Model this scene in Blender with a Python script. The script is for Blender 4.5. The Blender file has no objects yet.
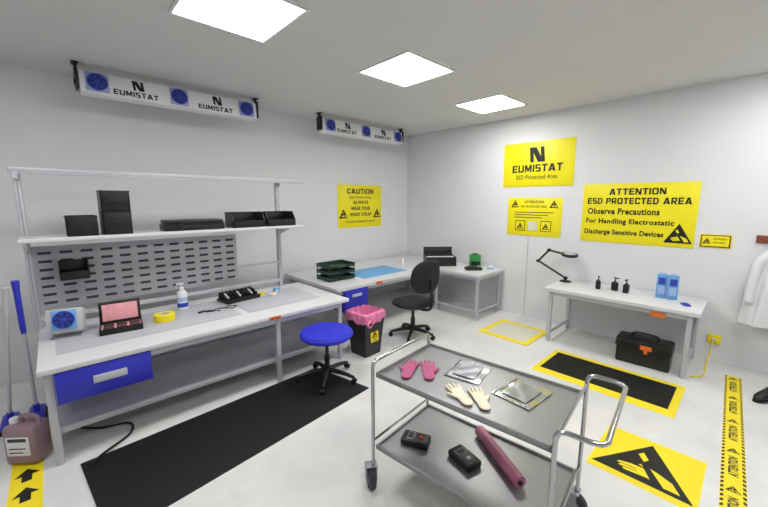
import bpy, bmesh, math, random
from mathutils import Vector, Matrix
random.seed(4)
sc=bpy.context.scene
COL=bpy.context.collection
sc.view_settings.view_transform='Standard'
# ------------------------------------------------------------ materials
def lin(c):
    return tuple(((v/255)/12.92 if v/255<=.04045 else ((v/255+.055)/1.055)**2.4) for v in c)
MATS={}
def mat(name,rgb,rough=.5,metal=0.,var=.04,scale=25.,bump=0.,alpha=1.,trans=0.,emit=0.,coat=0.,stretch=None):
    if name in MATS: return MATS[name]
    m=bpy.data.materials.new(name);m.use_nodes=True
    nt=m.node_tree;b=nt.nodes['Principled BSDF']
    c=lin(rgb)
    tc=nt.nodes.new('ShaderNodeTexCoord');nz=nt.nodes.new('ShaderNodeTexNoise')
    nz.inputs['Scale'].default_value=scale;nz.inputs['Detail'].default_value=4
    src=tc.outputs['Object']
    if stretch:
        mp=nt.nodes.new('ShaderNodeMapping');mp.inputs['Scale'].default_value=stretch
        nt.links.new(src,mp.inputs[0]);src=mp.outputs[0]
    nt.links.new(src,nz.inputs['Vector'])
    cr=nt.nodes.new('ShaderNodeValToRGB')
    cr.color_ramp.elements[0].position=.3;cr.color_ramp.elements[1].position=.7
    cr.color_ramp.elements[0].color=tuple(max(0,v*(1-var)) for v in c)+(1,)
    cr.color_ramp.elements[1].color=tuple(min(1,v*(1+var)) for v in c)+(1,)
    nt.links.new(nz.outputs['Fac'],cr.inputs[0]);nt.links.new(cr.outputs[0],b.inputs['Base Color'])
    b.inputs['Roughness'].default_value=rough;b.inputs['Metallic'].default_value=metal
    if bump:
        bp=nt.nodes.new('ShaderNodeBump');bp.inputs['Strength'].default_value=bump;bp.inputs['Distance'].default_value=.01
        nt.links.new(nz.outputs['Fac'],bp.inputs['Height']);nt.links.new(bp.outputs[0],b.inputs['Normal'])
    if alpha<1:b.inputs['Alpha'].default_value=alpha
    if trans:b.inputs['Transmission Weight'].default_value=trans
    if coat:b.inputs['Coat Weight'].default_value=coat
    if emit:
        b.inputs['Emission Color'].default_value=(1,.985,.96,1);b.inputs['Emission Strength'].default_value=emit
    MATS[name]=m;return m
def m_floor():
    m=mat('floor_vinyl',(206,207,206),.18,0,.04,1.6)
    nt=m.node_tree
    cr=[n for n in nt.nodes if n.type=='VALTORGB'][0];nz=[n for n in nt.nodes if n.type=='TEX_NOISE'][0]
    nz.inputs['Scale'].default_value=1.9;nz.inputs['Detail'].default_value=10;nz.inputs['Roughness'].default_value=.66;nz.inputs['Distortion'].default_value=.5
    cr.color_ramp.elements[0].color=(*lin((210,211,212)),1);cr.color_ramp.elements[1].color=(*lin((229,229,227)),1)
    return m
WALL=mat('wall_paint',(226,227,230),.75,0,.012,3,.03)
CEIL=mat('ceiling_paint',(214,214,213),.85,0,.01,3)
FLOOR=m_floor()
WHITE=mat('white_laminate',(214,215,219),.35,0,.015,8)
GREYMAT=mat('grey_rubber_mat',(186,189,195),.45,0,.03,60)
FRAME=mat('frame_light_grey',(192,193,200),.4,.15,.02,10)
SHELFB=mat('bench_shelf_grey',(178,180,188),.35,.0,.02,10)
SHELFMET=mat('shelf_metal_grey',(150,152,158),.35,.4,.04,10)
PEG=mat('pegboard_grey',(176,175,182),.4,.3,.06,3)
SLOT=mat('slot_dark',(54,54,62),.7)
BLUE=mat('drawer_blue',(44,50,188),.4,0,.03,10)
BLUEF=mat('fan_blue',(46,66,170),.45)
LBLUE=mat('light_blue',(104,166,220),.5)
STOOLB=mat('seat_blue_fabric',(38,44,196),.7,0,.08,80,.1)
BLACK=mat('black_plastic',(18,18,20),.4,0,.1,30)
BLACKM=mat('black_rubber',(9,9,10),.6,0,.15,60,.1)
FABB=mat('black_fabric',(26,27,31),.85,0,.15,120,.2)
INK=mat('ink_black',(12,12,12),.5)
YEL=mat('sign_yellow',(246,232,14),.45,0,.015,6)
YELM=mat('mat_yellow',(244,222,30),.55,0,.03,20)
WPL=mat('white_plastic',(228,229,232),.35,0,.015,15)
GPL=mat('grey_plastic',(188,189,194),.4,0,.03,15)
STEEL=mat('stainless_steel',(158,159,160),.36,.6,.04,12,0,stretch=(1,14,1))
CHROME=mat('chrome_tube',(188,189,192),.18,1.,.02,10)
PINK=mat('pink_bag',(228,128,172),.4,0,.1,30)
PINKF=mat('pink_foam',(226,158,168),.8,0,.08,60)
PGLOVE=mat('pink_glove',(184,92,132),.8,0,.25,120,.3)
CGLOVE=mat('cream_glove',(236,226,202),.85,0,.06,90,.3)
SILV=mat('shielding_bag',(196,198,202),.2,.9,.06,8,.12)
SILVI=mat('shielding_bag_fill',(150,153,158),.3,.6,.1,14,.15)
GREENT=mat('green_tray',(20,58,44),.45,0,.1,20)
GREEN=mat('green_box',(42,140,62),.5)
ORANGE=mat('orange_plastic',(232,116,32),.45)
JERR=mat('mauve_can',(150,124,134),.35,0,.06,12)
WOOD=mat('brown_wood',(130,66,42),.5,0,.15,12,stretch=(1,8,1))
CLOTH=mat('white_cloth',(228,229,234),.85,0,.02,60,.1)
PANEL=mat('light_panel',(255,255,255),.5,0,0,1,emit=19.)
TRIMM=mat('light_trim',(232,232,232),.5)
CLEARB=mat('blue_liquid',(168,190,232),.15,0,.03,10)
RED=mat('red_print',(190,40,30),.5)
CASEIN=mat('mat_pale',(216,214,196),.5,0,.02,6)
PFILM=mat('pink_film',(204,122,156),.35,0,.06,20)
# ------------------------------------------------------------ geometry helper
class G:
    def __init__(s):
        s.bm=bmesh.new();s.L=s.bm.faces.layers.int.new('done')
    def _fin(s,mi,M=None):
        vs=set();L=s.bm.faces.layers.int['done']
        for f in s.bm.faces:
            if not f[L]:
                f[L]=1;f.material_index=mi
                vs.update(f.verts)
        if M is not None:
            bmesh.ops.transform(s.bm,matrix=M,verts=list(vs))
        return s
    def add(s,other,T=None):
        if T is not None: other.bm.transform(T)
        me=bpy.data.meshes.new('t');other.bm.to_mesh(me);other.bm.free();s.bm.from_mesh(me);bpy.data.meshes.remove(me)
        L=s.bm.faces.layers.int['done']
        for f in s.bm.faces: f[L]=1
    def box(s,c,d,bev=0,mi=0,M=None,seg=2,rot=None):
        T=Matrix.Translation(c)
        if rot: T=T@rot
        T=T@Matrix.Diagonal((d[0],d[1],d[2],1))
        r=bmesh.ops.create_cube(s.bm,size=1,matrix=T)
        if bev:
            es=set()
            for v in r['verts']: es.update(v.link_edges)
            bmesh.ops.bevel(s.bm,geom=list(es),offset=min(bev,min(d)*.49),segments=seg,affect='EDGES',profile=.5)
        return s._fin(mi,M)
    def bb(s,a,b,bev=0,mi=0,seg=2):
        c=[(a[i]+b[i])/2 for i in range(3)];d=[abs(a[i]-b[i]) for i in range(3)]
        return s.box(c,d,bev,mi,seg=seg)
    def tube(s,pts,r,mi=0,seg=12,sm=0,caps=True,closed=False,M=None,flat=1.):
        pts=[Vector(p) for p in pts]
        rs=list(r) if isinstance(r,(list,tuple)) else [r]*len(pts)
        if sm:
            n=len(pts);np_=[];nr=[]
            rng=n if closed else n-1
            for i in range(rng):
                if closed: p=[pts[(i+k)%n] for k in (-1,0,1,2)]
                else: p=[pts[max(0,i-1)],pts[i],pts[i+1],pts[min(n-1,i+2)]]
                for k in range(sm):
                    t=k/sm
                    np_.append(.5*((2*p[1])+(-p[0]+p[2])*t+(2*p[0]-5*p[1]+4*p[2]-p[3])*t*t+(-p[0]+3*p[1]-3*p[2]+p[3])*t**3))
                    nr.append(rs[i]*(1-t)+rs[(i+1)%n]*t)
            if not closed: np_.append(pts[-1]);nr.append(rs[-1])
            pts,rs=np_,nr
        n=len(pts);rings=[];up=None
        for i in range(n):
            if closed: t=(pts[(i+1)%n]-pts[i-1])
            elif i==0: t=pts[1]-pts[0]
            elif i==n-1: t=pts[-1]-pts[-2]
            else: t=(pts[i+1]-pts[i]).normalized()+(pts[i]-pts[i-1]).normalized()
            if t.length<1e-9: t=Vector((0,0,1))
            t.normalize()
            if up is None:
                up=Vector((0,0,1)) if abs(t.z)<.9 else Vector((1,0,0))
            up=(up-t*up.dot(t)).normalized()
            sd=t.cross(up)
            rings.append([s.bm.verts.new(pts[i]+(sd*math.cos(a)+up*math.sin(a)*flat)*rs[i]) for a in [2*math.pi*k/seg for k in range(seg)]])
        for i in range(n if closed else n-1):
            A=rings[i];B=rings[(i+1)%n]
            for k in range(seg):
                s.bm.faces.new((A[k],A[(k+1)%seg],B[(k+1)%seg],B[k]))
        if caps and not closed:
            s.bm.faces.new(rings[0][::-1]);s.bm.faces.new(rings[-1])
        return s._fin(mi,M)
    def cyl(s,a,b,r,r2=None,mi=0,seg=24):
        return s.tube([a,b],[r,r if r2 is None else r2],mi,seg)
    def cap(s,a,b,r0,r1,mi=0,seg=12,flat=1.):
        a=Vector(a);b=Vector(b);d=(b-a).normalized()
        P=[a-d*r0*.95,a-d*r0*.6,a,b,b+d*r1*.6,b+d*r1*.95];R=[r0*.25,r0*.8,r0,r1,r1*.8,r1*.25]
        return s.tube(P,R,mi,seg,flat=flat)
    def lathe(s,prof,c=(0,0,0),seg=32,mi=0,M=None):
        rings=[]
        T=Matrix.Translation(c)
        if M is not None: T=T@M
        for r,z in prof:
            rings.append([s.bm.verts.new(T@Vector((max(r,1e-4)*math.cos(2*math.pi*k/seg),max(r,1e-4)*math.sin(2*math.pi*k/seg),z))) for k in range(seg)])
        for A,B in zip(rings,rings[1:]):
            for k in range(seg): s.bm.faces.new((A[k],A[(k+1)%seg],B[(k+1)%seg],B[k]))
        s.bm.faces.new(rings[0][::-1]);s.bm.faces.new(rings[-1])
        return s._fin(mi)
    def poly(s,pts,mi=0,M=None,z=0.):
        vs=[s.bm.verts.new(Vector((p[0],p[1],p[2] if len(p)>2 else z))) for p in pts]
        s.bm.faces.new(vs);return s._fin(mi,M)
    def prism(s,pts,z0,z1,mi=0,M=None):
        a=[s.bm.verts.new((p[0],p[1],z0)) for p in pts];b=[s.bm.verts.new((p[0],p[1],z1)) for p in pts]
        s.bm.faces.new(a[::-1]);s.bm.faces.new(b);n=len(pts)
        for i in range(n): s.bm.faces.new((a[i],a[(i+1)%n],b[(i+1)%n],b[i]))
        return s._fin(mi,M)
    def surf(s,fn,nu,nv,mi=0,closed=False):
        g=[[s.bm.verts.new(fn(i/(nu if closed else nu-1),j/(nv-1))) for i in range(nu)] for j in range(nv)]
        for j in range(nv-1):
            for i in range(nu if closed else nu-1):
                s.bm.faces.new((g[j][i],g[j][(i+1)%nu],g[j+1][(i+1)%nu],g[j+1][i]))
        return s._fin(mi)
    def text(s,body,cx,cy,w,h,M,mi=1,z=.002,bold=.02):
        cu=bpy.data.curves.new('t','FONT');cu.body=body;cu.size=1;cu.offset=bold
        cu.resolution_u=3;cu.space_character=1.08
        ob=bpy.data.objects.new('t',cu);COL.objects.link(ob);bpy.context.view_layer.update()
        me=bpy.data.meshes.new_from_object(ob.evaluated_get(bpy.context.evaluated_depsgraph_get()))
        bpy.data.objects.remove(ob);bpy.data.curves.remove(cu)
        xs=[v.co.x for v in me.vertices];ys=[v.co.y for v in me.vertices]
        x0,x1,y0,y1=min(xs),max(xs),min(ys),max(ys)
        S=Matrix.Translation((cx,cy,z))@Matrix.Diagonal((w/(x1-x0),h/(y1-y0),1,1))@Matrix.Translation((-(x0+x1)/2,-(y0+y1)/2,0))
        me.transform(M@S);s.bm.from_mesh(me);bpy.data.meshes.remove(me)
        return s._fin(mi)
    def block(s,body,cx,cy,w,h,M,mi=1,z=.002):
        """heavy extended block capitals drawn as polygons"""
        R=lambda a,b,c,d:[(a,b),(c,b),(c,d),(a,d)]
        LT={'A':(5.2,[[(0,0),(1.5,0),(2.6,3.3),(3.7,0),(5.2,0),(3.5,5),(1.7,5)],R(1.3,.9,3.9,1.8)]),
        'D':(4.4,[R(0,0,1.3,5),R(0,0,3.3,1),R(0,4,3.3,5),[(3,0),(4.4,1.2),(4.4,3.8),(3,5),(3,3.8),(3.1,3.5),(3.1,1.5),(3,1.2)]]),
        'C':(4.2,[R(0,.5,1.3,4.5),R(.4,0,4.2,1),R(.4,4,4.2,5),R(3,0,4.2,1.6),R(3,3.4,4.2,5)]),
        'E':(4,[R(0,0,1.3,5),R(0,0,4,1.05),R(0,2,3.6,3),R(0,3.95,4,5)]),
        'I':(1.3,[R(0,0,1.3,5)]),
        'M':(5.4,[R(0,0,1.2,5),R(4.2,0,5.4,5),[(0,5),(1.5,5),(2.7,2.4),(3.9,5),(5.4,5),(3.3,.6),(2.1,.6)]]),
        'N':(4.6,[R(0,0,1.2,5),R(3.4,0,4.6,5),[(0,5),(1.5,5),(4.6,0),(3.1,0)]]),
        'O':(4.6,[R(0,.5,1.3,4.5),R(3.3,.5,4.6,4.5),R(.4,0,4.2,1),R(.4,4,4.2,5)]),
        'P':(4.2,[R(0,0,1.3,5),R(0,4,3.8,5),R(0,1.8,3.8,2.7),R(3,2.1,4.2,4.7)]),
        'R':(4.4,[R(0,0,1.3,5),R(0,4,3.8,5),R(0,1.8,3.8,2.7),R(3,2.1,4.2,4.7),[(1.6,2),(3,2),(4.5,0),(3,0)]]),
        'S':(4.1,[R(.3,0,4,1),R(.1,2,4,3),R(.1,4,3.9,5),R(0,2.2,1.3,4.8),R(2.8,.2,4.1,2.8)]),
        'T':(4.2,[R(0,3.95,4.2,5),R(1.45,0,2.75,5)]),
        'U':(4.5,[R(0,.4,1.3,5),R(3.2,.4,4.5,5),R(.3,0,4.2,1.05)]),' ':(2,[])}
        x=0;P=[]
        for ch in body:
            wd,ps=LT[ch]
            for p in ps: P.append([(a+x,b) for a,b in p])
            x+=wd+.75
        x-=.75
        for i,p in enumerate(P):
            s.poly([(cx+(a/x-.5)*w,cy+(b/5-.5)*h) for a,b in p],mi,M,z+.00005*(i%4))
        return s
def link(ob,parent=None):
    COL.objects.link(ob)
    if parent: ob.parent=parent
    return ob
def mk(name,g,mats,parent=None,world=False,angle=35,loc=None):
    bm=g.bm
    bmesh.ops.recalc_face_normals(bm,faces=bm.faces)
    if world and parent is not None:
        p=parent;Mx=Matrix.Identity(4)
        while p: Mx=p.matrix_basis@Mx;p=p.parent
        bm.transform(Mx.inverted())
    if parent is None and loc is not None:
        bm.transform(Matrix.Translation(-Vector(loc)))
    for f in bm.faces: f.smooth=True
    for e in bm.edges:
        if len(e.link_faces)==2: e.smooth=e.calc_face_angle(0)<math.radians(angle)
    me=bpy.data.meshes.new(name);bm.to_mesh(me);bm.free()
    if 'done' in me.attributes: me.attributes.remove(me.attributes['done'])
    for m in (mats if isinstance(mats,(list,tuple)) else [mats]): me.materials.append(m)
    ob=bpy.data.objects.new(name,me);link(ob,parent)
    if parent is None and loc is not None: ob.location=loc
    return ob
def tag(ob,label,cat,group=None):
    ob['label']=label;ob['category']=cat
    if group: ob['group']=group
    return ob
def thing(name,label,cat,loc,rot=0,group=None):
    e=bpy.data.objects.new(name,None);e.empty_display_size=.1;link(e);e.location=loc;e.rotation_euler=(0,0,math.radians(rot))
    return tag(e,label,cat,group)
def dup(root,loc,rot=None,label=None):
    def cp(o,par):
        n=o.copy();COL.objects.link(n)
        if par: n.parent=par
        for c in [k for k in list(bpy.data.objects) if k.parent==o and k is not n]: cp(c,n)
        return n
    n=cp(root,None);n.location=loc
    if rot is not None: n.rotation_euler=(0,0,math.radians(rot))
    if label: n['label']=label
    return n
ML=Matrix(((1,0,0,0),(0,0,-1,0),(0,1,0,0),(0,0,0,1)))      # facing -y
MR=Matrix(((0,0,-1,0),(-1,0,0,0),(0,1,0,0),(0,0,0,1)))      # facing -x
PX=Matrix(((0,0,1,0),(1,0,0,0),(0,1,0,0),(0,0,0,1)))
def Rz(a): return Matrix.Rotation(math.radians(a),4,'Z')
def Rx(a): return Matrix.Rotation(math.radians(a),4,'X')
def Ry(a): return Matrix.Rotation(math.radians(a),4,'Y')
TL=Matrix.Translation
XW,YW,H=5.44,5.05,3.14
X0,Y0=-3.,-3.
# ------------------------------------------------------------ room
def struct(name,a,b,m):
    g=G();g.bb(a,b);o=mk(name,g,m);o['kind']='structure';return o
struct('floor',(X0-.1,Y0-.1,-.1),(XW+.1,YW+.1,0),FLOOR)
struct('ceiling',(X0-.1,Y0-.1,H),(XW+.1,YW+.1,H+.1),CEIL)
struct('wall_north',(X0-.1,YW,0),(XW+.1,YW+.1,H),WALL)
struct('wall_east',(XW,Y0-.1,0),(XW+.1,YW,H),WALL)
struct('wall_south',(X0-.1,Y0-.1,0),(XW,Y0,H),WALL)
struct('wall_west',(X0-.1,Y0,0),(X0,YW,H),WALL)
# ceiling lights
L0=thing('ceiling_light','square white glowing panel light recessed in ceiling','light',(1.07,2.58,H),group='square ceiling panel lights')
g=G()
for a,b in [((-.345,-.345),(.345,-.325)),((-.345,.325),(.345,.345)),((-.345,-.325),(-.325,.325)),((.325,-.325),(.345,.325))]:
    g.bb((*a,-.012),(*b,0))
mk('light_frame',g,TRIMM,L0)
g=G();g.bb((-.325,-.325,-.008),(.325,.325,-.002));mk('light_diffuser',g,PANEL,L0)
for x,y in [(2.73,2.56),(4.46,2.62),(1.07,-.4),(2.73,-.4),(4.46,-.4),(-.65,2.58)]: dup(L0,(x,y,H))  # second row and far-left panel are out of view, added as fill lights
# ------------------------------------------------------------ logo / symbols
def logo(g,cx,cy,s,M,mi=1,bg=0,z=.002):
    h=s/2
    P=lambda u,v:(cx+u*h-v*h*.1,cy+v*h)
    g.poly([P(-1,-1),P(1,-1),P(1,1),P(-1,1)],mi,M,z)
    g.poly([P(-.5,-1),P(.05,-1),P(-.5,.25)],bg,M,z+.001)
    g.poly([P(.5,1),P(-.05,1),P(.5,-.25)],bg,M,z+.001)
def tri(g,cx,cy,w,M,mi=1,bg=0,z=.002):
    h=w*.87;d=.001
    P=lambda u,v:(cx+u*w,cy+v*h)
    g.poly([P(-.5,-.5),P(.5,-.5),P(0,.5)],mi,M,z)
    # reaching hand: one solid silhouette with thumb and grouped fingers
    g.poly([P(.38,-.42),P(.29,-.24),P(.14,-.15),P(-.02,-.09),P(-.06,-.13),P(.03,-.18),P(-.13,-.19),P(-.25,-.24),P(-.26,-.28),P(-.22,-.29),P(-.24,-.33),P(-.19,-.35),P(-.17,-.39),P(-.08,-.38),P(.06,-.36),P(.2,-.42)],bg,M,z+d)
    g.poly([P(-.24,-.275),P(-.06,-.255),P(-.06,-.268),P(-.24,-.29)],mi,M,z+d*1.5)
    g.poly([P(-.21,-.335),P(-.05,-.305),P(-.05,-.318),P(-.2,-.35)],mi,M,z+d*1.5)
    # slash through the hand
    g.poly([P(-.10,.12),P(-.055,.21),P(.02,.06),P(-.02,-.02)],bg,M,z+d*2)
    g.poly([P(-.06,-.05),P(.0,-.02),P(.23,-.43),P(.12,-.43)],mi,M,z+d*2.5)
def sign(name,label,M,w,h,mats,fn):
    g=G();g.box((0,0,.004),(w,h,.008),.002,0)
    MM=TL((0,0,.008));fn(g,MM)
    g.bm.transform(M)
    return tag(mk(name,g,mats,loc=M.translation),label,'sign')
def f(g,M):
    g.block('CAUTION',0,.27,.62,.09,M,1)
    g.text('Static Sensitive Devices',0,.165,.52,.05,M,1,bold=.01)
    g.text('ALWAYS',0,.07,.36,.065,M,1,bold=.03);g.text('WEAR YOUR',0,-.04,.46,.065,M,1,bold=.03);g.text('WRIST STRAP',0,-.15,.52,.065,M,1,bold=.03)
    tri(g,-.40,-.13,.19,M);tri(g,.40,-.13,.19,M)
    g.text('ATTENTION OBSERVE PRECAUTIONS',0,-.28,.7,.035,M,1,bold=0.01)
sign('caution_sign','yellow caution sign with black lettering on white wall',TL((4.175,YW,1.755))@ML,1.04,.77,[YEL,INK],f)
def f(g,M):
    logo(g,0,.14,.22,M);g.block('EUMISTAT',0,-.06,.76,.11,M,1)
    g.text('ESD Protected Area',0,-.19,.62,.065,M,1,bold=0.01)
sign('company_sign','yellow sign with black square logo and lettering on wall',TL((XW,2.37,2.405))@MR,1.07,.67,[YEL,INK],f)
def f(g,M):
    tri(g,-.3,.2,.13,M);tri(g,.3,.2,.13,M)
    g.text('ATTENTION',0,.23,.3,.04,M,1);g.text('ESD PROTECTED AREA',0,.16,.4,.03,M,1)
    for i,y in enumerate([.07,.03,-.01]): g.bb((-.3,y-.006,.0085),(.3-.08*i,y+.006,.0095),0,2)
    g.box((-.2,-.14,.0105),(.16,.16,.002),0,1);g.box((-.2,-.14,.012),(.14,.14,.002),0,0);tri(g,-.2,-.14,.11,M,z=.006)
    g.box((.0,-.14,.0105),(.14,.14,.002),0,3)
    g.box((.2,-.14,.0105),(.16,.16,.002),0,1);g.box((.2,-.14,.012),(.14,.14,.002),0,0);tri(g,.2,-.14,.11,M,z=.006)
sign('notice_poster','small yellow notice poster with warning triangles on wall',TL((XW,2.375,1.605))@MR,.84,.59,[YEL,INK,SLOT,CASEIN],f)
def f(g,M):
    g.block('ATTENTION',0,.285,.60,.08,M,1);g.block('ESD PROTECTED AREA',0,.165,1.1,.08,M,1)
    g.text('Observe Precautions',-.14,.03,.80,.085,M,1,bold=.032);g.text('For Handling Electrostatic',-.07,-.11,.96,.085,M,1,bold=.032)
    g.text('Discharge Sensitive Devices',-.12,-.255,.88,.085,M,1,bold=.032);tri(g,.46,-.22,.27,M)
sign('attention_sign','large yellow protected area sign with black lettering on wall',TL((XW,1.075,1.685))@MR,1.22,.78,[YEL,INK],f)
def f(g,M):
    g.box((0,0,.006),(.25,.14,.01),.002,2);g.box((0,0,.011),(.225,.115,.004),0,0)
    tri(g,-.07,0,.075,M,z=.006);g.text('ATTENTION',.035,.025,.11,.018,M,1,z=.006);g.text('ESD AREA',.035,-.015,.1,.018,M,1,z=.006)
sign('warning_plaque','small yellow warning plaque with brown frame on wall',TL((XW,.285,1.40))@MR,.27,.155,[YEL,INK,WOOD],f)
# ------------------------------------------------------------ overhead ionisers
DB=mat('fan_dark_blue',(24,34,104),.4)
def fan_geo(g,s,T,mats=(0,1,2)):
    """square fan facing +z of local frame T"""
    a=G();m0,m1,m2=mats
    a.box((0,0,0),(s,s,s*.12),s*.04,m0)
    a.lathe([(s*.46,s*.06),(s*.46,s*.085),(s*.40,s*.085),(s*.40,s*.06)],mi=m1)
    a.lathe([(s*.395,s*.058),(s*.395,s*.064)],mi=m2)
    for i in range(7):
        an=i*2*math.pi/7;d=Vector((math.cos(an),math.sin(an),0));t=Vector((-d.y,d.x,0))
        a.poly([(d*s*.1+Vector((0,0,s*.07)))[:],(d*s*.37-t*s*.09+Vector((0,0,s*.068)))[:],(d*s*.38+t*s*.07+Vector((0,0,s*.08)))[:],(d*s*.12+t*s*.04+Vector((0,0,s*.078)))[:]],m1)
    a.lathe([(s*.13,s*.07),(s*.13,s*.1),(s*.08,s*.11)],mi=m1)
    for r in (.2,.29):
        a.tube([(r*s*math.cos(k*math.pi/10),r*s*math.sin(k*math.pi/10),s*.1) for k in range(20)],s*.008,m1,6,closed=True)
    g.add(a,T)
def ioniser(loc):
    T=thing('ionising_blower','long white overhead ionising blower with blue fans','ioniser',loc,0,'overhead ionising blowers')
    L=1.71
    g=G();g.box((0,0,0),(L,.13,.21),.02,0,rot=Rx(-8))
    F=Rx(-8)@TL((0,-.066,0))@ML
    for cx in (-.41,.36):
        logo(g,cx+.02,.035,.095,F,1,0);g.block('EUMISTAT',cx,-.055,.38,.052,F,1)
    mk('casing',g,[WPL,INK],T)
    for cx in (-.72,-.02,.72):
        g=G();fan_geo(g,.175,F@TL((cx,0,.008)));mk('fan',g,[mat('fan_frame_lilac',(150,156,206),.4),BLUEF,DB],T)
    for sx in (-1,1):
        g=G();x=sx*(L/2+.014);zt=H-loc[2]
        g.box((x,.0,.03),(.022,.13,.2),.005);g.bb((x-.01,-.02,.1),(x+.01,.03,zt));g.bb((x-.025,-.05,zt-.012),(x+.025,.06,zt))
        g.lathe([(.03,0),(.03,.02)],(x,0,.0),M=Ry(90*sx))
        mk('ceiling_bracket',g,BLACK,T)
    return T
ioniser((1.17,4.55,2.965));ioniser((3.90,4.60,2.965))
# ------------------------------------------------------------ workbench
bx0,bx1,by0,by1=-.18,2.42,3.15,4.3
W=thing('workbench','long grey white workbench with pegboard, upper shelf and blue drawer','workbench',(1.12,3.72,0))
g=G();g.bb((bx0,by0,.69),(bx1,by1,.73),.006);mk('worktop',g,WHITE,W,True)
for x in (bx0+.05,1.55,bx1-.1):
    for y in (by0+.06,by1-.06):
        g=G();g.bb((x-.022,y-.022,.02),(x+.022,y+.022,.69),.004);g.cyl((x,y,0),(x,y,.03),.025);mk('leg',g,FRAME,W,True)
g=G()
for x in (bx0+.05,1.55,bx1-.1):
    g.bb((x-.018,by0+.08,.63),(x+.018,by1-.08,.68));g.bb((x-.018,by0+.08,.17),(x+.018,by1-.08,.21))
g.bb((bx0+.05,by0+.045,.635),(bx1-.1,by0+.075,.688));g.bb((bx0+.05,by1-.075,.635),(bx1-.1,by1-.045,.688))
mk('frame_rail',g,FRAME,W,True)
g=G();g.bb((bx0+.04,by0+.11,.215),(bx1-.09,by1-.12,.235));g.bb((bx0+.04,by0+.09,.205),(bx1-.09,by0+.115,.25),.004,1);g.bb((bx0+.04,by1-.13,.205),(bx1-.09,by1-.1,.255),.004,1)
mk('lower_shelf',g,[SHELFB,FRAME],W,True)
UY=4.25
for x in (bx0+.0,2.13):
    g=G();g.bb((x-.022,UY-.02,.71),(x+.022,UY+.04,2.12),.006)
    g.bb((x-.003,UY-.0212,.75),(x+.003,UY-.0195,2.0),0,1)
    mk('upright',g,[FRAME,SHELFMET],W,True)
g=G();g.bb((-.22,4.19,2.085),(2.46,4.23,2.125),.006);g.bb((-.22,4.14,2.075),(2.46,4.19,2.085))
for x in (bx0,2.13): g.bb((x-.015,4.14,2.03),(x+.015,4.25,2.09))
mk('top_rail',g,FRAME,W,True)
g=G();g.bb((-.21,3.86,1.525),(2.28,4.24,1.555),.005)
for x in (bx0+.0,2.13): g.prism([(3.92,1.525),(4.23,1.525),(4.23,1.42)],x-.008,x+.008,0,PX)
mk('upper_shelf',g,WHITE,W,True)
g=G();g.bb((-.16,4.228,.9),(1.57,4.24,1.46),.003)
nx=12;nz_=7
for j in range(nz_):
    for i in range(nx):
        cx=-.08+i*(1.57/(nx-1));cz=.955+j*.074
        g.prism([(cx-.04,cz-.012),(cx+.04,cz-.012),(cx+.047,cz),(cx+.04,cz+.012),(cx-.04,cz+.012),(cx-.047,cz)],0,.002,1,TL((0,4.2285,0))@ML)
mk('pegboard',g,[PEG,SLOT],W,True)
g=G();g.bb((1.6,4.23,1.05),(2.11,4.24,1.08));g.bb((-.16,4.23,.80),(2.11,4.25,.84),.003);mk('cross_rail',g,FRAME,W,True)
g=G();g.bb((-.10,by0+.005,.455),(.46,by0+.6,.685),.006);D=mk('drawer',g,BLUE,W,True);D['label']='blue metal drawer under worktop'
g=G();g.bb((.10,by0-.008,.55),(.30,by0+.006,.605),.004);mk('handle',g,GPL,D,True)
g=G();g.bb((1.44,by0-.006,.695),(1.56,by0+.001,.727));tri(g,0,0,.03,TL((1.47,by0-.006,.711))@ML,1);g.bb((1.5,by0-.0075,.705),(1.55,by0-.0055,.709),0,1);mk('warning_label',g,[ORANGE,INK],W,True)
g=G();g.bb((-.08,3.42,.731),(1.28,4.08,.735),.001);tag(mk('bench_mat',g,GREYMAT,loc=(.6,3.75,.731)),'light grey antistatic mat on workbench top','mat')
g=G();g.bb((1.36,3.42,.731),(2.2,4.08,.735),.001);tag(mk('bench_mat',g,GREYMAT,loc=(1.78,3.75,.731)),'grey antistatic mat beside tool tray on workbench','mat')
# ------------------------------------------------------------ bins
def binmesh(g,w,d,h,t=.008,slope=True,lip=True):
    g.bb((-w/2,-d/2,0),(w/2,d/2,t))
    fh=h*.45 if slope else h
    g.bb((-w/2,-d/2,0),(w/2,-d/2+t,fh),.002);g.bb((-w/2,d/2-t,0),(w/2,d/2,h),.002)
    for sx in (-1,1):
        x=sx*(w/2-t/2)
        P=[(-d/2,0),(d/2,0),(d/2,h),(-d/2+d*.25,h),(-d/2,fh)] if slope else [(-d/2,0),(d/2,0),(d/2,h),(-d/2,h)]
        g.prism(P,x-t/2,x+t/2,0,PX)
        if lip: g.bb((x-t,-d/2+(d*.25 if slope else 0),h-.012),(x+t,d/2,h),.002)
    if lip: g.bb((-w/2-t/2,d/2-t*1.5,h-.012),(w/2+t/2,d/2+t/2,h),.002);g.bb((-w/2-t/2,-d/2-t/2,fh-.01),(w/2+t/2,-d/2+t*1.2,fh),.002)
SZ=1.5551
def sbin(x0,x1,y,h,z,label,slope=True,grp='black storage bins on shelf',d=.26):
    g=G();binmesh(g,x1-x0,d,h,slope=slope)
    if not slope: g.box((0,-d/2-.003,h*.5),(.07,.006,.03),.001)
    o=mk('storage_bin',g,BLACK);o.location=((x0+x1)/2,y,z);return tag(o,label,'bin',grp)
sbin(.08,.285,4.04,.17,SZ,'black open plastic bin on shelf beside stacked bins',False)
sbin(.32,.53,4.04,.2,SZ,'lower black bin of a stack of two on shelf',False)
sbin(.32,.53,4.04,.185,SZ+.2015,'upper black bin of a stack of two on shelf',False)
sbin(1.44,1.80,4.04,.17,SZ,'wide black bin with sloped front on shelf')
sbin(1.83,2.19,4.04,.17,SZ,'wide black bin with sloped front on shelf')
T=thing('instrument_case','flat black instrument case on shelf','case',(1.07,4.05,SZ))
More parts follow.
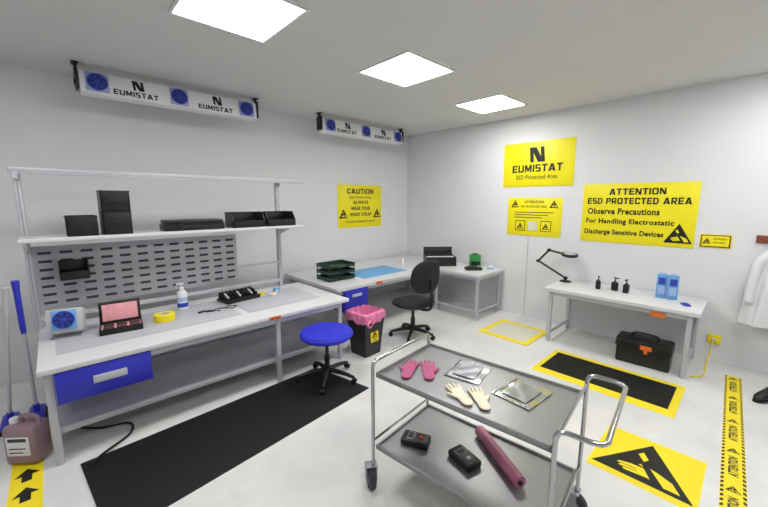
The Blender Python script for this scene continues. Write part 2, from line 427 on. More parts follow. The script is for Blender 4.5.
g=G();g.bb((-.28,-.13,0),(.28,.13,.058),.01);mk('case_base',g,BLACK,T)
g=G();g.bb((-.285,-.135,.058),(.285,.135,.068),.003);g.bb((-.27,-.12,.066),(.27,.12,.105),.012);mk('lid',g,BLACK,T)
for x in (-.15,.15):
    g=G();g.bb((x-.02,-.142,.035),(x+.02,-.129,.075),.003);mk('latch',g,BLACK,T)
g=G();binmesh(g,.2,.12,.165);g.bb((-.05,.06,.11),(.05,.066,.15));o=mk('storage_bin',g,BLACK);o.location=(.1,4.155,1.16);tag(o,'small black bin hanging on grey pegboard','bin')
# ------------------------------------------------------------ bench items
BZ=.7355
T=thing('bench_ioniser','small grey desktop ionising fan with blue grille','fan',(.0,3.84,BZ),-14)
g=G()
g.box((0,0,.135),(.24,.09,.2),.018,0,rot=Rx(-12));mk('casing',g,GPL,T)
g=G();fan_geo(g,.155,TL((0,0,.145))@Rx(-12)@TL((0,-.046,0))@ML@TL((0,0,.006)));mk('fan',g,[LBLUE,BLUEF,DB],T)
g=G();g.tube([(-.1,-.05,.008),(-.1,.06,.008),(-.1,.03,.08)],.007,0,8);g.tube([(.1,-.05,.008),(.1,.06,.008),(.1,.03,.08)],.007,0,8);g.cyl((-.1,.055,.008),(.1,.055,.008),.007);mk('stand',g,GPL,T)
T=thing('foam_case','open black case with pink foam inserts on workbench','case',(.35,3.72,BZ),-6)
g=G();binmesh(g,.3,.2,.05,.008,False,False);g.box((0,-.104,.03),(.04,.01,.025),.002);mk('case_base',g,BLACK,T)
g=G();g.bb((-.14,-.09,.008),(.14,.09,.04),.003)
for i in range(3):
    for j in range(2): g.bb((-.125+i*.09,-.08+j*.085,.04),(-.05+i*.09,-.01+j*.085,.0415),0,1)
mk('foam_insert',g,[PINKF,BLACK],T)
g=G();g.box((0,.13,.135),(.3,.02,.19),.004,0,rot=Rx(-14));g.box((0,.119,.135),(.255,.012,.145),.003,1,rot=Rx(-14));mk('lid',g,[BLACK,PINKF],T)
T=thing('yellow_tape_roll','roll of yellow warning tape lying on workbench','tape roll',(.68,3.74,BZ))
g=G();g.lathe([(.085,0),(.088,.004),(.088,.06),(.085,.064),(.045,.064),(.045,0)]);mk('tape',g,YELM,T)
g=G();g.lathe([(.044,0),(.044,.065),(.038,.065),(.038,0)]);mk('core',g,CASEIN,T)
T=thing('pump_bottle','clear white pump bottle with blue label on workbench','bottle',(.90,4.0,BZ))
g=G();g.lathe([(.045,0),(.05,.006),(.05,.155),(.042,.185),(.02,.2),(.02,.208)],mi=0);g.lathe([(.0505,.03),(.0505,.075)],mi=1);g.lathe([(.0505,.09),(.0505,.135)],mi=2);mk('bottle_body',g,[WPL,BLUEF,CLEARB],T)
g=G();g.lathe([(.023,.205),(.023,.228),(.007,.234),(.007,.265)]);g.box((-.014,-.01,.272),(.065,.024,.016),.004);g.cyl((-.04,-.01,.268),(-.052,-.01,.25),.006);mk('pump',g,WPL,T)
T=thing('tool_tray','black tray holding precision hand tools on workbench','tool tray',(1.47,3.98,BZ),8)
g=G();g.bb((-.2,-.12,0),(.2,.12,.03),.006);
for i in range(4): g.bb((-.2,-.12+i*.06,.03),(.2,-.11+i*.06,.045+.02*i),.002)
mk('tray_body',g,BLACK,T)
for i in range(8):
    x=-.165+i*.047
    g=G();g.cap((x,-.08,.06),(x+.005,.0,.09),.011,.012,0,10);g.cyl((x+.005,0,.09),(x+.01,.09,.125),.0045,.002,1,8);mk('hand_tool',g,[BLACK if i%3 else GPL,CHROME],T)
g=G();g.lathe([(.035,0),(.035,.028),(.02,.03),(.02,.0)]);tag(mk('small_tape_roll',g,YELM),'small roll of yellow tape on workbench','tape roll').location=(1.74,3.97,BZ)
g=G();g.bb((-.045,-.03,0),(.045,.03,.03),.005);g.bb((-.03,-.02,.03),(.02,.0,.032),0,1);o=tag(mk('wrist_strap_box',g,[WPL,YELM]),'small white box with yellow label on workbench','box');o.location=(1.83,3.86,BZ);o.rotation_euler[2]=.4
g=G();g.bb((-.035,-.025,0),(.035,.025,.05),.006);g.bb((-.025,-.027,.01),(.025,-.024,.035),0,1);o=tag(mk('strap_tester',g,[LBLUE,WPL]),'small blue tester unit on workbench','tester');o.location=(1.93,3.98,BZ)
for k,(x,y,a) in enumerate([(1.02,3.74,20),(1.09,3.70,-15)]):
    g=G();g.cap((-.05,0,.010),(.02,0,.010),.010,.008,0,10);g.cyl((.02,0,.008),(.085,0,.006),.0035,.001,1,8)
    o=tag(mk('screwdriver',g,[BLACK,CHROME]),'black handled screwdriver lying on workbench','screwdriver','screwdrivers on workbench');o.location=(x,y,BZ);o.rotation_euler[2]=math.radians(a)
g=G();g.tube([(0,0,.006),(.06,.05,.006),(.12,0,.006),(.06,-.05,.006),(.02,-.03,.013),(-.04,.03,.006),(-.1,.0,.006),(-.06,-.06,.006)],.005,0,8,6)
o=tag(mk('coiled_cord',g,INK),'black coiled ground cord on workbench','cord');o.location=(1.22,3.72,BZ)
# ------------------------------------------------------------ corner desk
C=thing('corner_desk','grey white L-shaped corner desk with blue drawer','desk',(4.2,4.1,0))
g=G();g.prism([(2.55,3.57),(4.60,3.57),(4.60,2.78),(5.40,2.78),(5.40,4.95),(2.55,4.95)],.69,.73);mk('worktop',g,WHITE,C,True)
for x,y in [(2.62,3.63),(2.62,4.88),(4.67,3.63),(4.67,2.84),(5.33,2.84),(5.33,4.88),(3.6,4.88)]:
    g=G();g.bb((x-.022,y-.022,.02),(x+.022,y+.022,.69),.004);g.cyl((x,y,0),(x,y,.03),.025);mk('leg',g,FRAME,C,True)
g=G();g.bb((2.62,3.61,.635),(4.67,3.64,.689));g.bb((4.65,2.84,.635),(4.68,3.61,.689));g.bb((4.69,2.825,.635),(5.33,2.855,.689));g.bb((4.69,2.83,.12),(5.31,2.855,.16));g.bb((2.605,3.65,.12),(2.635,4.86,.16));g.bb((2.605,3.65,.635),(2.635,4.86,.689));g.bb((4.66,2.86,.12),(4.68,3.61,.15))
mk('frame_rail',g,FRAME,C,True)
g=G();g.bb((2.68,3.575,.38),(3.08,4.15,.685),.006);g.bb((2.66,3.578,.675),(3.1,4.15,.689));D=mk('drawer',g,BLUE,C,True);D['label']='blue drawer pedestal under desk'
g=G();g.bb((2.80,3.562,.58),(2.96,3.576,.62),.004);mk('handle',g,GPL,D,True)
g=G();g.bb((3.22,3.563,.695),(3.34,3.571,.727));tri(g,0,0,.03,TL((3.25,3.563,.711))@ML);mk('warning_label',g,[ORANGE,INK],C,True)
DZ=.7305
for k in range(3):
    T=thing('letter_tray','dark green letter tray stacked on corner desk','tray',(2.93,4.12,DZ+k*.088),0,'stacked green letter trays')
    g=G();w,d=.44,.33
    g.bb((-w/2,-d/2,.008),(w/2,d/2,.014));g.bb((-w/2,d/2-.008,.008),(w/2,d/2,.06));
    for sx in (-1,1): g.bb((sx*w/2-.004,-d/2,.008),(sx*w/2+.004,d/2,.06),.002)
    g.bb((-w/2,-d/2,.008),(-w/2+.15,-d/2+.008,.045));g.bb((w/2-.15,-d/2,.008),(w/2,-d/2+.008,.045))
    mk('tray_body',g,GREENT,T)
    for sx in (-1,1):
        for sy in (-1,1):
            g=G();g.cyl((sx*w/2,sy*(d/2-.02),0 if k==0 else -.0275),(sx*w/2,sy*(d/2-.02),.012),.006,seg=8);mk('riser',g,GREENT,T)
g=G();g.bb((3.22,3.82,DZ),(4.15,4.4,DZ+.003),.001);tag(mk('desk_mat',g,LBLUE,loc=(3.7,4.1,DZ)),'light blue antistatic mat on corner desk','mat')
T=thing('document_box','open black document box with white papers on desk','box',(4.93,3.78,DZ),-40)
g=G();binmesh(g,.52,.34,.16,.012,False,False);g.box((0,.168,.21),(.52,.014,.18),.003,rot=Rx(-6));g.box((0,.12,.10),(.50,.1,.16),.004);mk('box_body',g,BLACK,T)
g=G();g.box((.0,-.06,.09),(.47,.12,.13),.004);mk('papers',g,WPL,T)
T=thing('green_dispenser','green box dispenser standing on corner desk','box',(5.22,3.24,DZ),-50)
g=G();g.bb((-.09,-.06,0),(.09,.06,.21),.01);g.bb((-.07,-.062,.03),(.07,-.059,.1),0,1);mk('box_body',g,[GREEN,INK],T)
g=G();g.bb((-.06,-.04,.21),(.05,.03,.222),.003);g.bb((-.03,-.02,.222),(.02,.02,.232));mk('lid',g,GREENT,T)
g=G();g.bb((-.13,-.07,0),(.13,.07,.045),.006);g.bb((-.1,-.065,.045),(.05,.05,.06),.006);g.lathe([(.02,.045),(.02,.065),(.012,.07)],(.09,.02,0),mi=1);o=tag(mk('test_meter',g,[BLACK,GPL]),'low black test meter on corner desk','meter');o.location=(4.95,3.1,DZ);o.rotation_euler[2]=-.7
T=thing('small_bottle','small white bottle on corner desk','bottle',(4.42,4.2,DZ))
g=G();g.lathe([(.03,0),(.033,.005),(.033,.1),(.015,.13)]);mk('bottle_body',g,WPL,T)
g=G();g.lathe([(.016,.131),(.016,.16),(.01,.165)]);mk('cap',g,GPL,T)
g=G();g.bb((-.05,-.035,0),(.05,.035,.06),.008);g.bb((-.04,-.037,.01),(.04,-.034,.03),0,1);o=tag(mk('label_box',g,[WPL,LBLUE]),'small white box with blue stripe on desk end','box');o.location=(5.2,2.93,DZ);o.rotation_euler[2]=-.8
# ------------------------------------------------------------ side table
S=thing('side_table','white laminate table on square metal legs against wall','table',(5.0,1.05,0))
tx0,tx1,ty0,ty1=4.62,5.40,.27,1.82
g=G();g.bb((tx0,ty0,.685),(tx1,ty1,.73),.005);mk('tabletop',g,WHITE,S,True)
for x in (tx0+.05,tx1-.05):
    for y in (ty0+.08,ty1-.08):
        g=G();g.bb((x-.022,y-.022,.02),(x+.022,y+.022,.685),.004);g.cyl((x,y,0),(x,y,.03),.025);mk('leg',g,FRAME,S,True)
g=G();g.bb((tx0+.035,ty0+.08,.635),(tx0+.06,ty1-.08,.684));g.bb((tx1-.06,ty0+.08,.635),(tx1-.035,ty1-.08,.684))
for y in (ty0+.08,ty1-.08): g.bb((tx0+.07,y-.015,.635),(tx1-.07,y+.015,.684));g.bb((tx0+.07,y-.015,.1),(tx1-.07,y+.015,.14))
mk('frame_rail',g,FRAME,S,True)
g=G();g.bb((tx0+.026,.55,.61),(tx0+.036,.68,.66));mk('warning_label',g,ORANGE,S,True)
T=thing('magnifier_lamp','black articulated ring magnifier lamp on table end','lamp',(5.15,1.74,DZ))
g=G();g.lathe([(.07,0),(.075,.006),(.075,.014),(.03,.022),(.012,.03)]);mk('lamp_base',g,BLACK,T)
A=[(0,0,.02),(0,0,.05),(.06,.42,.24),(.08,.28,.41),(.08,.10,.38)]
g=G();g.tube(A[:3],.015,0,8);g.tube(A[2:],.015,0,8)
for p in A[1:4]: g.cyl((p[0]-.02,p[1],p[2]),(p[0]+.02,p[1],p[2]),.024,mi=0)
mk('lamp_arm',g,BLACK,T)
g=G();g.lathe([(.075,-.015),(.105,-.012),(.11,.0),(.105,.018),(.078,.022)],(.08,.0,.37),M=Rx(6)@Ry(-6));mk('lamp_head',g,BLACK,T)
g=G();g.lathe([(.074,.0225),(.06,.027)],(.08,.0,.37),M=Rx(6)@Ry(-6));mk('lens',g,GPL,T)
T=thing('soap_bottle','black pump dispenser bottle on table','bottle',(5.02,1.30,DZ),20,'black pump dispenser bottles')
g=G();g.box((0,0,.055),(.07,.055,.11),.014,0,seg=3);g.lathe([(.014,.108),(.014,.125)]);g.bb((-.02,-.0285,.03),(.02,-.027,.08),0,1);mk('bottle_body',g,[BLACK,SLOT],T)
g=G();g.lathe([(.006,.12),(.006,.155)]);g.box((-.012,0,.162),(.06,.02,.014),.003);mk('pump',g,BLACK,T)
dup(T,(5.08,1.13,DZ),60);dup(T,(5.04,1.0,DZ),-10)
for k,(y,x) in enumerate([(.67,5.1),(.565,5.08)]):
    g=G();g.box((0,0,.14),(.098,.05,.28),.01,0);g.box((0,0,.286),(.06,.03,.02),.004,1);g.bb((-.032,-.0265,.05),(.032,-.0245,.14),0,1);g.bb((-.032,-.0265,.16),(.032,-.0245,.24),0,2)
    o=tag(mk('refill_bottle',g,[LBLUE,CLEARB,BLUEF]),'light blue rectangular refill bottle on table','bottle','light blue refill bottles');o.location=(x,y,DZ);o.rotation_euler[2]=math.radians(-82+k*6)
g=G();g.bb((-.05,-.03,0),(.05,.03,.018),.004);g.bb((-.03,-.02,.018),(.03,.02,.026),.003);o=tag(mk('blue_card_pack',g,BLUEF),'small blue pack lying on table','pack');o.location=(4.9,.42,DZ);o.rotation_euler[2]=.5
T=thing('toolbox','black plastic toolbox with orange latch and handle','toolbox',(4.80,.72,0),2)
g=G();g.bb((-.13,-.25,0),(.13,.25,.20),.015);
for y in (-.2,.2): g.bb((-.135,y-.01,.02),(-.125,y+.01,.17),.003)
mk('box_body',g,BLACK,T)
g=G();g.bb((-.14,-.26,.2),(.14,.26,.29),.02);g.bb((-.145,-.262,.2),(.145,.262,.215),.004);mk('lid',g,BLACK,T)
g=G();g.tube([(0,-.12,.28),(0,-.11,.335),(0,0,.345),(0,.11,.335),(0,.12,.28)],.014,0,10,4);mk('handle',g,BLACK,T)
g=G();g.bb((-.16,-.085,.20),(-.142,.02,.25),.006);g.bb((-.16,-.05,.16),(-.142,-.015,.21),.006);mk('latch',g,ORANGE,T)
# ------------------------------------------------------------ floor mats and marks
g=G();g.prism([(-.03,3.10),(1.98,3.2),(2.13,2.47),(.05,2.25)],.0,.008);tag(mk('floor_mat',g,BLACKM,loc=(1,2.7,0)),'long black antistatic floor mat beside workbench','mat')
T=thing('fatigue_mat','black ribbed anti-fatigue mat with wide yellow edges','mat',(4.08,.92,0))
g=G();w,l=.74,1.25;b=.10
g.bb((-w/2+b,-l/2+b*.6,0),(w/2-b,l/2-b*.6,.015))
for i in range(60):
    y=-l/2+b*.6+.01+i*(l-2*b*.6-.02)/60;g.bb((-w/2+b+.005,y,.015),(w/2-b-.005,y+.009,.018))
mk('mat_centre',g,BLACKM,T)
g=G();o_=[(-w/2,-l/2),(w/2,-l/2),(w/2,l/2),(-w/2,l/2)];i_=[(-w/2+b,-l/2+b*.6),(w/2-b,-l/2+b*.6),(w/2-b,l/2-b*.6),(-w/2+b,l/2-b*.6)]
for k in range(4):
    a,b2=k,(k+1)%4
    g.poly([(*o_[a],.002),(*o_[b2],.002),(*i_[b2],.016),(*i_[a],.016)])
mk('mat_border',g,YELM,T)
T=thing('grounding_mat','pale floor mat with yellow border by wall','mat',(4.64,2.21,0))
g=G();g.bb((-.28,-.29,0),(.28,.29,.006));mk('mat_centre',g,CASEIN,T)
g=G()
for a,b2 in [((-.36,-.36),(.36,-.29)),((-.36,.29),(.36,.36)),((-.36,-.29),(-.28,.29)),((.28,-.29),(.36,.29))]: g.bb((*a,0),(*b2,.008))
mk('mat_border',g,YELM,T)
g=G();g.tube([(5.43,2.43,1.3),(5.43,2.43,.05),(5.38,2.43,.008),(5.2,2.4,.008),(5.03,2.35,.006)],.004,0,8,4);tag(mk('ground_cable',g,GPL,loc=(5.43,2.43,0)),'thin pale ground cable running down wall','cable')
g=G();s=.6
g.box((0,0,.0015),(s,s,.003),0,0)
tri(g,0,-.0,.56,Rz(-90),1,0,.0035)
o=mk('floor_sign',g,[YELM,INK]);o.location=(2.91,.35,0);tag(o,'yellow floor sign with black triangle and hand symbol','sign')
def tape(loc,L,rot,w,label,words=True):
    g=G();g.box((0,0,.001),(L,w,.002),0,0)
    if words:
        n=int(L/.05)
        for sy in (-1,1):
            for i in range(n):
                x=-L/2+.005+i*.05
                g.poly([(x,sy*w*.5-sy*.001),(x+.026,sy*w*.5-sy*.001),(x+.036,sy*w*.36),(x+.01,sy*w*.36)],1,None,.0025)
        for i in range(int(L/.5)):
            x=-L/2+.26+i*.5
            g.text('ATTENTION',x-.05,0,.26,w*.42,Matrix.Identity(4),1,.0026,.04)
            tri(g,0,0,w*.62,TL((x+.17,0,0))@Rz(-90),1,0,.0026)
    else:
        for i in range(int(L/.22)):
            x=-L/2+.05+i*.22
            g.poly([(x,-w*.16),(x+.07,-w*.16),(x+.07,-w*.4),(x+.15,0),(x+.07,w*.4),(x+.07,w*.16),(x,w*.16)],1,None,.0025)
    o=mk('floor_tape',g,[YELM,INK]);o.location=loc;o.rotation_euler[2]=math.radians(rot);return tag(o,label,'tape','yellow and black floor marking tape')
tape((3.6,-.07,0),3.0,2.,.125,'yellow and black marking tape along floor near wall')
tape((-.30,2.75,0),1.5,90,.16,'yellow tape with black arrows under mauve container',False)
# ------------------------------------------------------------ stool
T=thing('stool','round blue padded stool on black five-star base','stool',(1.93,2.90,.009),10)
g=G();g.lathe([(.2,.455),(.25,.462),(.272,.485),(.272,.505),(.255,.528),(.18,.54),(.0,.545)],seg=48);mk('seat',g,STOOLB,T)
g=G();g.lathe([(.12,.44),(.13,.458),(.03,.458)]);g.lathe([(.028,.1),(.028,.26),(.019,.262),(.019,.44)]);g.lathe([(.045,.07),(.045,.13),(.03,.14)]);mk('column',g,BLACK,T)
def starbase(T,r,n=5,h=.095):
    g=G()
    for k in range(n):
        a=2*math.pi*k/n;d=Vector((math.cos(a),math.sin(a),0))
        g.tube([d*.02+Vector((0,0,h+.01)),d*r*.55+Vector((0,0,h)),d*r+Vector((0,0,h-.03))],[.028,.022,.016],0,10,3)
    mk('base',g,BLACK,T)
    for k in range(n):
        a=2*math.pi*k/n;d=Vector((math.cos(a),math.sin(a),0));t=Vector((-d.y,d.x,0));c=d*(r)+Vector((0,0,.027))
        g=G()
        for s_ in (-1,1):
            p=c+t*s_*.014;g.tube([p-t*.009,p+t*.009],[.026,.026],0,16)
        g.cyl(c-t*.006,c+t*.006,.018);g.cyl(c,c+Vector((0,0,.05)),.007,seg=8)
        mk('caster',g,BLACKM,T)
starbase(T,.3)
# ------------------------------------------------------------ chair
T=thing('office_chair','black fabric swivel chair at corner desk','chair',(3.48,3.10,0),-4)
T.scale=(1.05,1.05,1.05)
def sq(a,e): return math.copysign(abs(a)**e,a)
g=G()
def seat(u,v):
    a=2*math.pi*u;t=v*math.pi-math.pi/2
    r=math.cos(t)**.45 if math.cos(t)>1e-4 else 0
    return Vector((sq(math.cos(a),.75)*.26*r,sq(math.sin(a),.75)*.25*r,.455+.045*math.sin(t)))
g.surf(seat,40,17,0,True);mk('seat',g,FABB,T,angle=80)
g=G()
def back(u,v):
    a=2*math.pi*u;t=v*math.pi-math.pi/2
    r=math.cos(t)**.45 if math.cos(t)>1e-4 else 0
    x=sq(math.cos(a),.75)*.25*r;z=sq(math.sin(a),.8)*.21*r
    return Vector((x,-.27-.035*math.sin(t)+x*x*.9-.05*z,.84+z))
g.surf(back,40,15,0,True);mk('backrest',g,FABB,T,angle=80)
g=G();g.tube([(0,-.05,.40),(0,-.22,.405),(0,-.32,.46),(0,-.325,.62),(0,-.31,.82)],.018,0,10,5,flat=1);mk('back_support',g,BLACK,T)
g=G();g.box((0,0,.405),(.2,.24,.03),.008);g.lathe([(.03,.1),(.03,.25),(.02,.252),(.02,.4)]);g.tube([(.1,.02,.4),(.2,.02,.39),(.26,.02,.4)],.007,0,8);mk('column',g,BLACK,T)
starbase(T,.29)
# ------------------------------------------------------------ waste bin
T=thing('waste_bin','square black waste bin with pink liner bag','bin',(2.66,3.14,0),4)
g=G()
h0=.5
def ring(w,z): return [(-w,-w,z),(w,-w,z),(w,w,z),(-w,w,z)]
rs=[ring(.125,0),ring(.165,h0),ring(.172,h0),ring(.172,h0+.02),ring(.155,h0+.02),ring(.115,.02)]
V=[[g.bm.verts.new(p) for p in r] for r in rs]
g.bm.faces.new(V[0][::-1]);g.bm.faces.new(V[-1])
for A_,B_ in zip(V,V[1:]):
    for k in range(4): g.bm.faces.new((A_[k],A_[(k+1)%4],B_[(k+1)%4],B_[k]))
g._fin(0)
F=TL((0,-.149,.26))@Rx(-4.5)@ML
g.box((0,0,.002),(.13,.16,.003),0,1,M=F);tri(g,0,.015,.1,F,2,1,.006);g.text('ESD',0,-.055,.07,.025,F,2,.006)
mk('bin_body',g,[BLACK,YELM,INK],T)
g=G()
def bag(u,v):
    a=2*math.pi*u;cx=max(-1,min(1,math.cos(a)*1.3));cy=max(-1,min(1,math.sin(a)*1.3))
    prof=[(.178,h0-.07),(.182,h0-.02),(.178,h0+.035),(.15,h0+.045),(.14,h0-.03),(.10,h0-.2)]
    i=min(int(v*5),4);t=v*5-i;r=prof[i][0]*(1-t)+prof[i+1][0]*t;z=prof[i][1]*(1-t)+prof[i+1][1]*t
    w=.006*math.sin(a*13+v*4)+.004*math.sin(a*29)
    if v<.2: z+=.015*math.sin(a*5)+.01*math.sin(a*11)
    return Vector((cx*(r+w),cy*(r+w),z+w*.6))
g.surf(bag,96,16,0,True);g.tube([(-.1,-.19,h0-.02),(-.16,-.2,h0-.06),(-.12,-.21,h0-.1),(-.06,-.2,h0-.04)],[.014,.02,.012,.008],0,8,4,flat=.5)
mk('liner_bag',g,PINK,T,angle=80)
# ------------------------------------------------------------ trolley
TR=thing('trolley','two-tier stainless steel trolley with tubular chrome handle','trolley',(1.71,1.035,0),6)
hw,hl=.30,.51
def tray(z):
    g=G();g.bb((-hw,-hl,z-.022),(hw,hl,z-.014))
    for a,b in [((-hw,-hl),(-hw+.012,hl)),((hw-.012,-hl),(hw,hl)),((-hw,-hl),(hw,-hl+.012)),((-hw,hl-.012),(hw,hl))]: g.bb((*a,z-.03),(*b,z+.004),.003)
    mk('shelf',g,STEEL,TR)
tray(.8);tray(.31)
e=hw+.012;r=.0115
g=G();y=hl+.014
g.tube([(-e,y,.16),(-e,y,.5),(-e,y,.84),(-e+.008,y,.862),(-e+.035,y,.872),(0,y,.872),(e-.035,y,.872),(e-.008,y,.862),(e,y,.84),(e,y,.5),(e,y,.16)],r,0,12);mk('end_frame',g,CHROME,TR)
g=G();y=-hl-.014
hz=.90
g.tube([(-e,y,.16),(-e,y,hz-.035),(-e,y-.012,hz-.01),(-e,y-.04,hz),(-e,y-.13,hz),(-e+.012,y-.165,hz),(-e+.04,y-.18,hz),(e-.04,y-.18,hz),(e-.012,y-.165,hz),(e,y-.13,hz),(e,y-.04,hz),(e,y-.012,hz-.01),(e,y,hz-.035),(e,y,.16)],r,0,12)
mk('push_handle',g,CHROME,TR)
for a,b in [((-e,-hl-.014,.84),(e,-hl-.014,.84)),((-e,hl+.014,.34),(e,hl+.014,.34)),((-e,-hl-.014,.34),(e,-hl-.014,.34))]:
    g=G();g.tube([a,b],.008,0,10);mk('guard_rail',g,CHROME,TR)
for sx in (-1,1):
    for sy in (-1,1):
        cx,cy=sx*e,sy*(hl+.014)
        g=G();R_=.078
        g.lathe([(R_-.012,-.024),(R_,-.017),(R_,.017),(R_-.012,.024),(.03,.024),(.03,-.024)],mi=0)
        g.lathe([(.04,-.026),(.04,.026)],mi=1);g.lathe([(.012,-.034),(.012,.034)],mi=1)
        M_=TL((cx,cy+.02,0))@Rz(-35 if sy>0 else 0)
        g.bm.transform(TL((0,0,R_))@Ry(90))
        for s_ in (-1,1): g.bb((s_*.034-.003,-.025,.06),(s_*.034+.003,.02,.166),0,1)
        g.bb((-.038,-.035,.160),(.038,.025,.168),.002,1)
        g.bm.transform(M_)
        g.cyl((cx,cy,.165),(cx,cy,.18),.012,mi=1)
        mk('caster',g,[SLOT,SHELFMET],TR)
def glove(name,label,mt,loc,rot,mirror=1,grp=None,sc_=.84):
    g=G();m=mirror
    g.cap((0,-.06,.012),(0,.0,.012),.042,.044,0,20,flat=.26)
    g.cap((0,-.13,.012),(0,-.06,.012),.037,.037,0,20,flat=.26)
    for x,l,a in [(-.035,.058,-.14),(-.012,.074,-.04),(.012,.070,.05),(.035,.05,.18)]:
        g.cap((x*m,.02,.012),((x+a*l)*m,.03+l,.011),.0108,.009,0,12,flat=.75)
    g.cap((-.035*m,-.055,.012),(-.070*m,.0,.011),.014,.010,0,12,flat=.7)
    g.bm.transform(Matrix.Scale(sc_,4))
    o=mk(name,g,mt);md=o.modifiers.new('r','REMESH');md.mode='VOXEL';md.voxel_size=.003;md.use_smooth_shade=True
    sm=o.modifiers.new('s','SMOOTH');sm.iterations=2
    o.location=loc;o.rotation_euler=(0,0,math.radians(rot));return tag(o,label,'glove',grp)
TZ=.787
glove('glove','pink knitted glove lying flat on trolley top',PGLOVE,(1.575,1.42,TZ),-60,1,'pink gloves',.92)
glove('glove','pink knitted glove lying flat on trolley top',PGLOVE,(1.65,1.335,TZ),-48,-1,'pink gloves',.92)
glove('glove','cream fabric glove lying flat on trolley top',CGLOVE,(1.55,1.04,TZ),-28,1,'cream gloves')
glove('glove','cream fabric glove beside its pair on trolley top',CGLOVE,(1.60,.94,TZ),-40,-1,'cream gloves')
for k,(x,y,a) in enumerate([(1.81,1.14,12),(1.81,.79,-4)]):
    g=G()
    def bg(u,v): return Vector(((u-.5)*.26,(v-.5)*.22,.005+.003*math.sin(u*8+k)*math.sin(v*7+1)*math.sin(u*3.14)))
    g.surf(bg,28,28,0);g.surf(lambda u,v:Vector(((u-.5)*.26,(v-.5)*.22,.001)),2,2,0)
    def bg2(u,v): return Vector(((u-.5)*.18,(v-.5)*.14,.0095+.0015*math.sin(u*9)*math.sin(v*8+k)))
    g.surf(bg2,14,14,1);g.box((0,.1,.009),(.25,.006,.004),.001,1)
    o=mk('shielding_bag',g,[SILV,SILVI],angle=80);o.location=(x,y,TZ);o.rotation_euler[2]=math.radians(a)
    tag(o,'silver static shielding bag lying on trolley top','bag','silver shielding bags')
LZ=.2965
for k,(x,y,a) in enumerate([(1.57,1.36,25),(1.66,1.05,-12)]):
    T=thing('test_meter','black handheld resistance meter on trolley lower shelf','meter',(x,y,LZ),a,'black handheld meters')
    g=G();g.box((0,0,.022),(.11,.18,.044),.012,0,seg=3);mk('meter_body',g,BLACK,T)
    g=G();g.box((0,.03,.0455),(.07,.045,.004),.001,0);g.box((0,.03,.048),(.055,.035,.002),0,1);mk('display',g,[SHELFMET,SLOT],T)
    g=G();g.lathe([(.014,.043),(.013,.05),(.008,.052)],(0,-.035,0));mk('button',g,RED if k==0 else GPL,T)
T=thing('film_roll','roll of pink antistatic film on trolley lower shelf','roll',(1.82,.92,LZ+.0365),0)
d=Vector((.114,.194,0))
g=G();g.tube([-d,d],.036,0,28);mk('film',g,PFILM,T)
g=G();g.tube([-d*1.03,d*1.03],.014,0,16);mk('core',g,BLACK,T)
# ------------------------------------------------------------ cleaning corner
T=thing('container','mauve plastic jerrican with label standing on floor','container',(-.285,3.42,.0045),-40)
g=G();g.box((0,0,.145),(.22,.15,.29),.035,0,seg=4);g.box((0,-.076,.15),(.15,.004,.14),.001,1);g.bb((-.06,-.0795,.185),(.06,-.0775,.21),0,2);g.bb((-.06,-.0795,.10),(.03,-.0775,.108),0,2);g.bb((-.06,-.0795,.13),(.05,-.0775,.138),0,2)
mk('can_body',g,[JERR,WPL,SLOT],T)
g=G();g.tube([(-.02,0,.275),(-.02,0,.33),(.02,0,.342),(.07,0,.335),(.09,0,.31),(.09,0,.26)],.015,0,10,4);mk('handle',g,JERR,T)
g=G();g.lathe([(.028,.285),(.028,.32),(.024,.325)],(-.07,0,0));mk('cap',g,WPL,T)
for k,(a,b,lab) in enumerate([((-.26,4.07,.0),(-.265,4.0,1.22),'floor squeegee with blue grip standing beside workbench'),((-.42,4.05,.0),(-.32,3.96,1.18),'mop with grey pole leaning beside workbench')]):
    T=thing('mop',lab,'mop',a,0,'cleaning poles beside workbench')
    a=Vector(a);b=Vector(b)-a;a=Vector((0,0,.05))
    q=a.lerp(b,.62 if k==0 else .8)
    g=G();g.tube([a,q],.013,0,12);mk('pole',g,FRAME,T)
    g=G();g.tube([q,q.lerp(b,.1),q.lerp(b,.8),b],[.016,.02,.02,.026],0,12);mk('handle',g,BLUE if k==0 else GPL,T)
    g=G();g.box((0,0,.05),(.1,.26,.03),.01,0);g.box((0,0,.018),(.12,.28,.035),.012,1);g.tube([(0,0,.05),a.lerp(b,.07)],.022,0,10)
    mk('mop_head',g,[BLUE,BLACKM],T)
g=G();g.tube([(.0,3.6,.02),(.12,3.5,.012),(.3,3.42,.012),(.28,3.25,.014),(.1,3.1,.02),(.02,3.0,.02)],.009,0,8,6)
tag(mk('power_cable',g,BLACK,loc=(.1,3.3,0)),'black power cable on floor under workbench','cable')
# ------------------------------------------------------------ right wall bits
T=thing('coat_rack','brown wooden coat rack board with pegs on wall','coat rack',(XW,-.25,1.45))
g=G();g.bb((-.025,-.28,-.04),(0,.22,.04),.006);mk('rack_board',g,WOOD,T)
for y in (.12,-.05,-.2):
    g=G();g.tube([(-.025,y,.0),(-.06,y,.0),(-.08,y,.02)],.008,0,10);mk('peg',g,RED if y>0 else CHROME,T)
T=thing('lab_coat','white lab coat hanging on wall rack','coat',(XW-.13,-.30,.5))
g=G()
def coat(u,v):
    a=2*math.pi*u
    w=.045+.2*min(1,v*2.4)**.55+.05*v;dp=.02+.055*min(1,v*2)+.02*v
    fld=.018*math.sin(a*7+v*3)*min(1,v*2)+.01*math.sin(a*13)*v
    return Vector(((dp+fld)*math.cos(a),(w+fld)*math.sin(a),.93-.88*v-.05*abs(math.sin(a))*(1-v)))
g.surf(coat,96,40,0,True);mk('coat_body',g,CLOTH,T,angle=80)
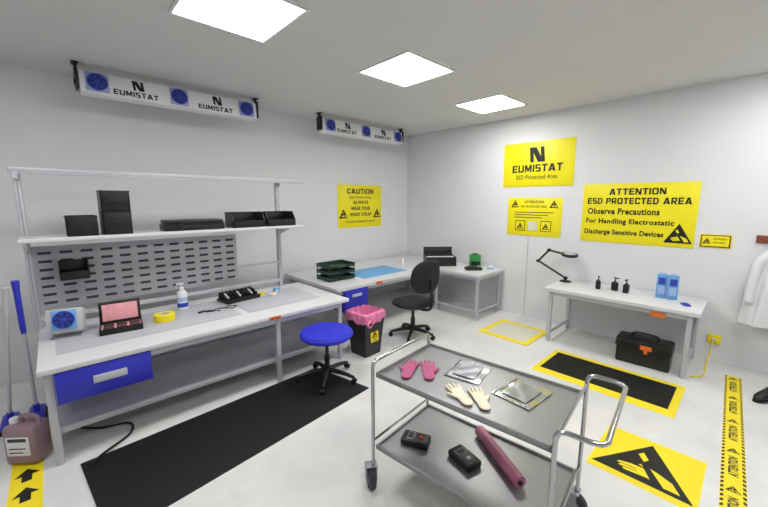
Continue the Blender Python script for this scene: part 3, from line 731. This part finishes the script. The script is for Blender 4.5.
for s_ in (-1,1):
    g=G();g.tube([(-.02,s_*.13,.84),(-.03,s_*.22,.72),(-.04,s_*.25,.5),(-.05,s_*.26,.3)],[.05,.06,.055,.05],0,14,5,flat=.8);mk('sleeve',g,CLOTH,T,angle=80)
g=G();g.tube([(-.03,-.06,.92),(-.06,0,.86),(-.03,.06,.92),(.02,.03,.95),(.02,-.03,.95)],.016,0,10,5,closed=True);mk('collar',g,CLOTH,T)
T=thing('wall_socket','yellow grounding socket box on wall near floor','socket',(XW,.18,.27))
g=G();g.bb((-.035,-.06,-.05),(0,.06,.05),.008);mk('socket_box',g,YELM,T)
g=G();g.lathe([(.02,0),(.02,.03),(.012,.035)],(-.035,0,0),M=Ry(-90));mk('plug',g,GPL,T)
g=G();g.tube([(5.38,.18,.27),(5.33,.19,.22),(5.3,.2,.08),(5.2,.21,.01),(5.0,.2,.008),(4.85,.22,.008),(4.75,.3,.008)],.007,0,8,5);tag(mk('ground_cable',g,YELM,loc=(5.3,.2,0)),'yellow ground cable running from wall socket to floor','cable')
T=thing('shoe','black work shoe on floor near marking tape','shoe',(4.70,-.25,0),60)
g=G()
def shoe(u,v):
    a=2*math.pi*u;y=-.14+.28*v
    w=.036+.012*math.sin(v*3.1);h=.105-.06*max(0,(v-.35)/.65)**.7
    e_=math.sqrt(max(0.001,1-((v-.5)/.5)**6))
    return Vector((w*e_*math.cos(a),y,.018+(h*e_)*(.5+.5*math.sin(a))))
g.surf(shoe,28,24,0,True);mk('upper',g,BLACK,T,angle=80)
g=G();g.prism([(math.copysign(abs(math.cos(t))**.8,math.cos(t))*.05,math.sin(t)*.148) for t in [k*math.pi/12 for k in range(24)]],0,.02);mk('sole',g,BLACKM,T)
# ------------------------------------------------------------ world & camera
w=bpy.data.worlds.new('world');sc.world=w;w.use_nodes=True;w.node_tree.nodes['Background'].inputs[0].default_value=(.8,.85,.9,1);w.node_tree.nodes['Background'].inputs[1].default_value=.4
cam=bpy.data.cameras.new('camera');co=bpy.data.objects.new('camera',cam);COL.objects.link(co);sc.camera=co
cam.sensor_width=36;cam.lens=350/768*36;cam.clip_start=.02
p=math.atan(52.5/350)
co.location=(0,0,1.85);co.rotation_euler=(math.pi/2-p,0,math.radians(46.6-90))
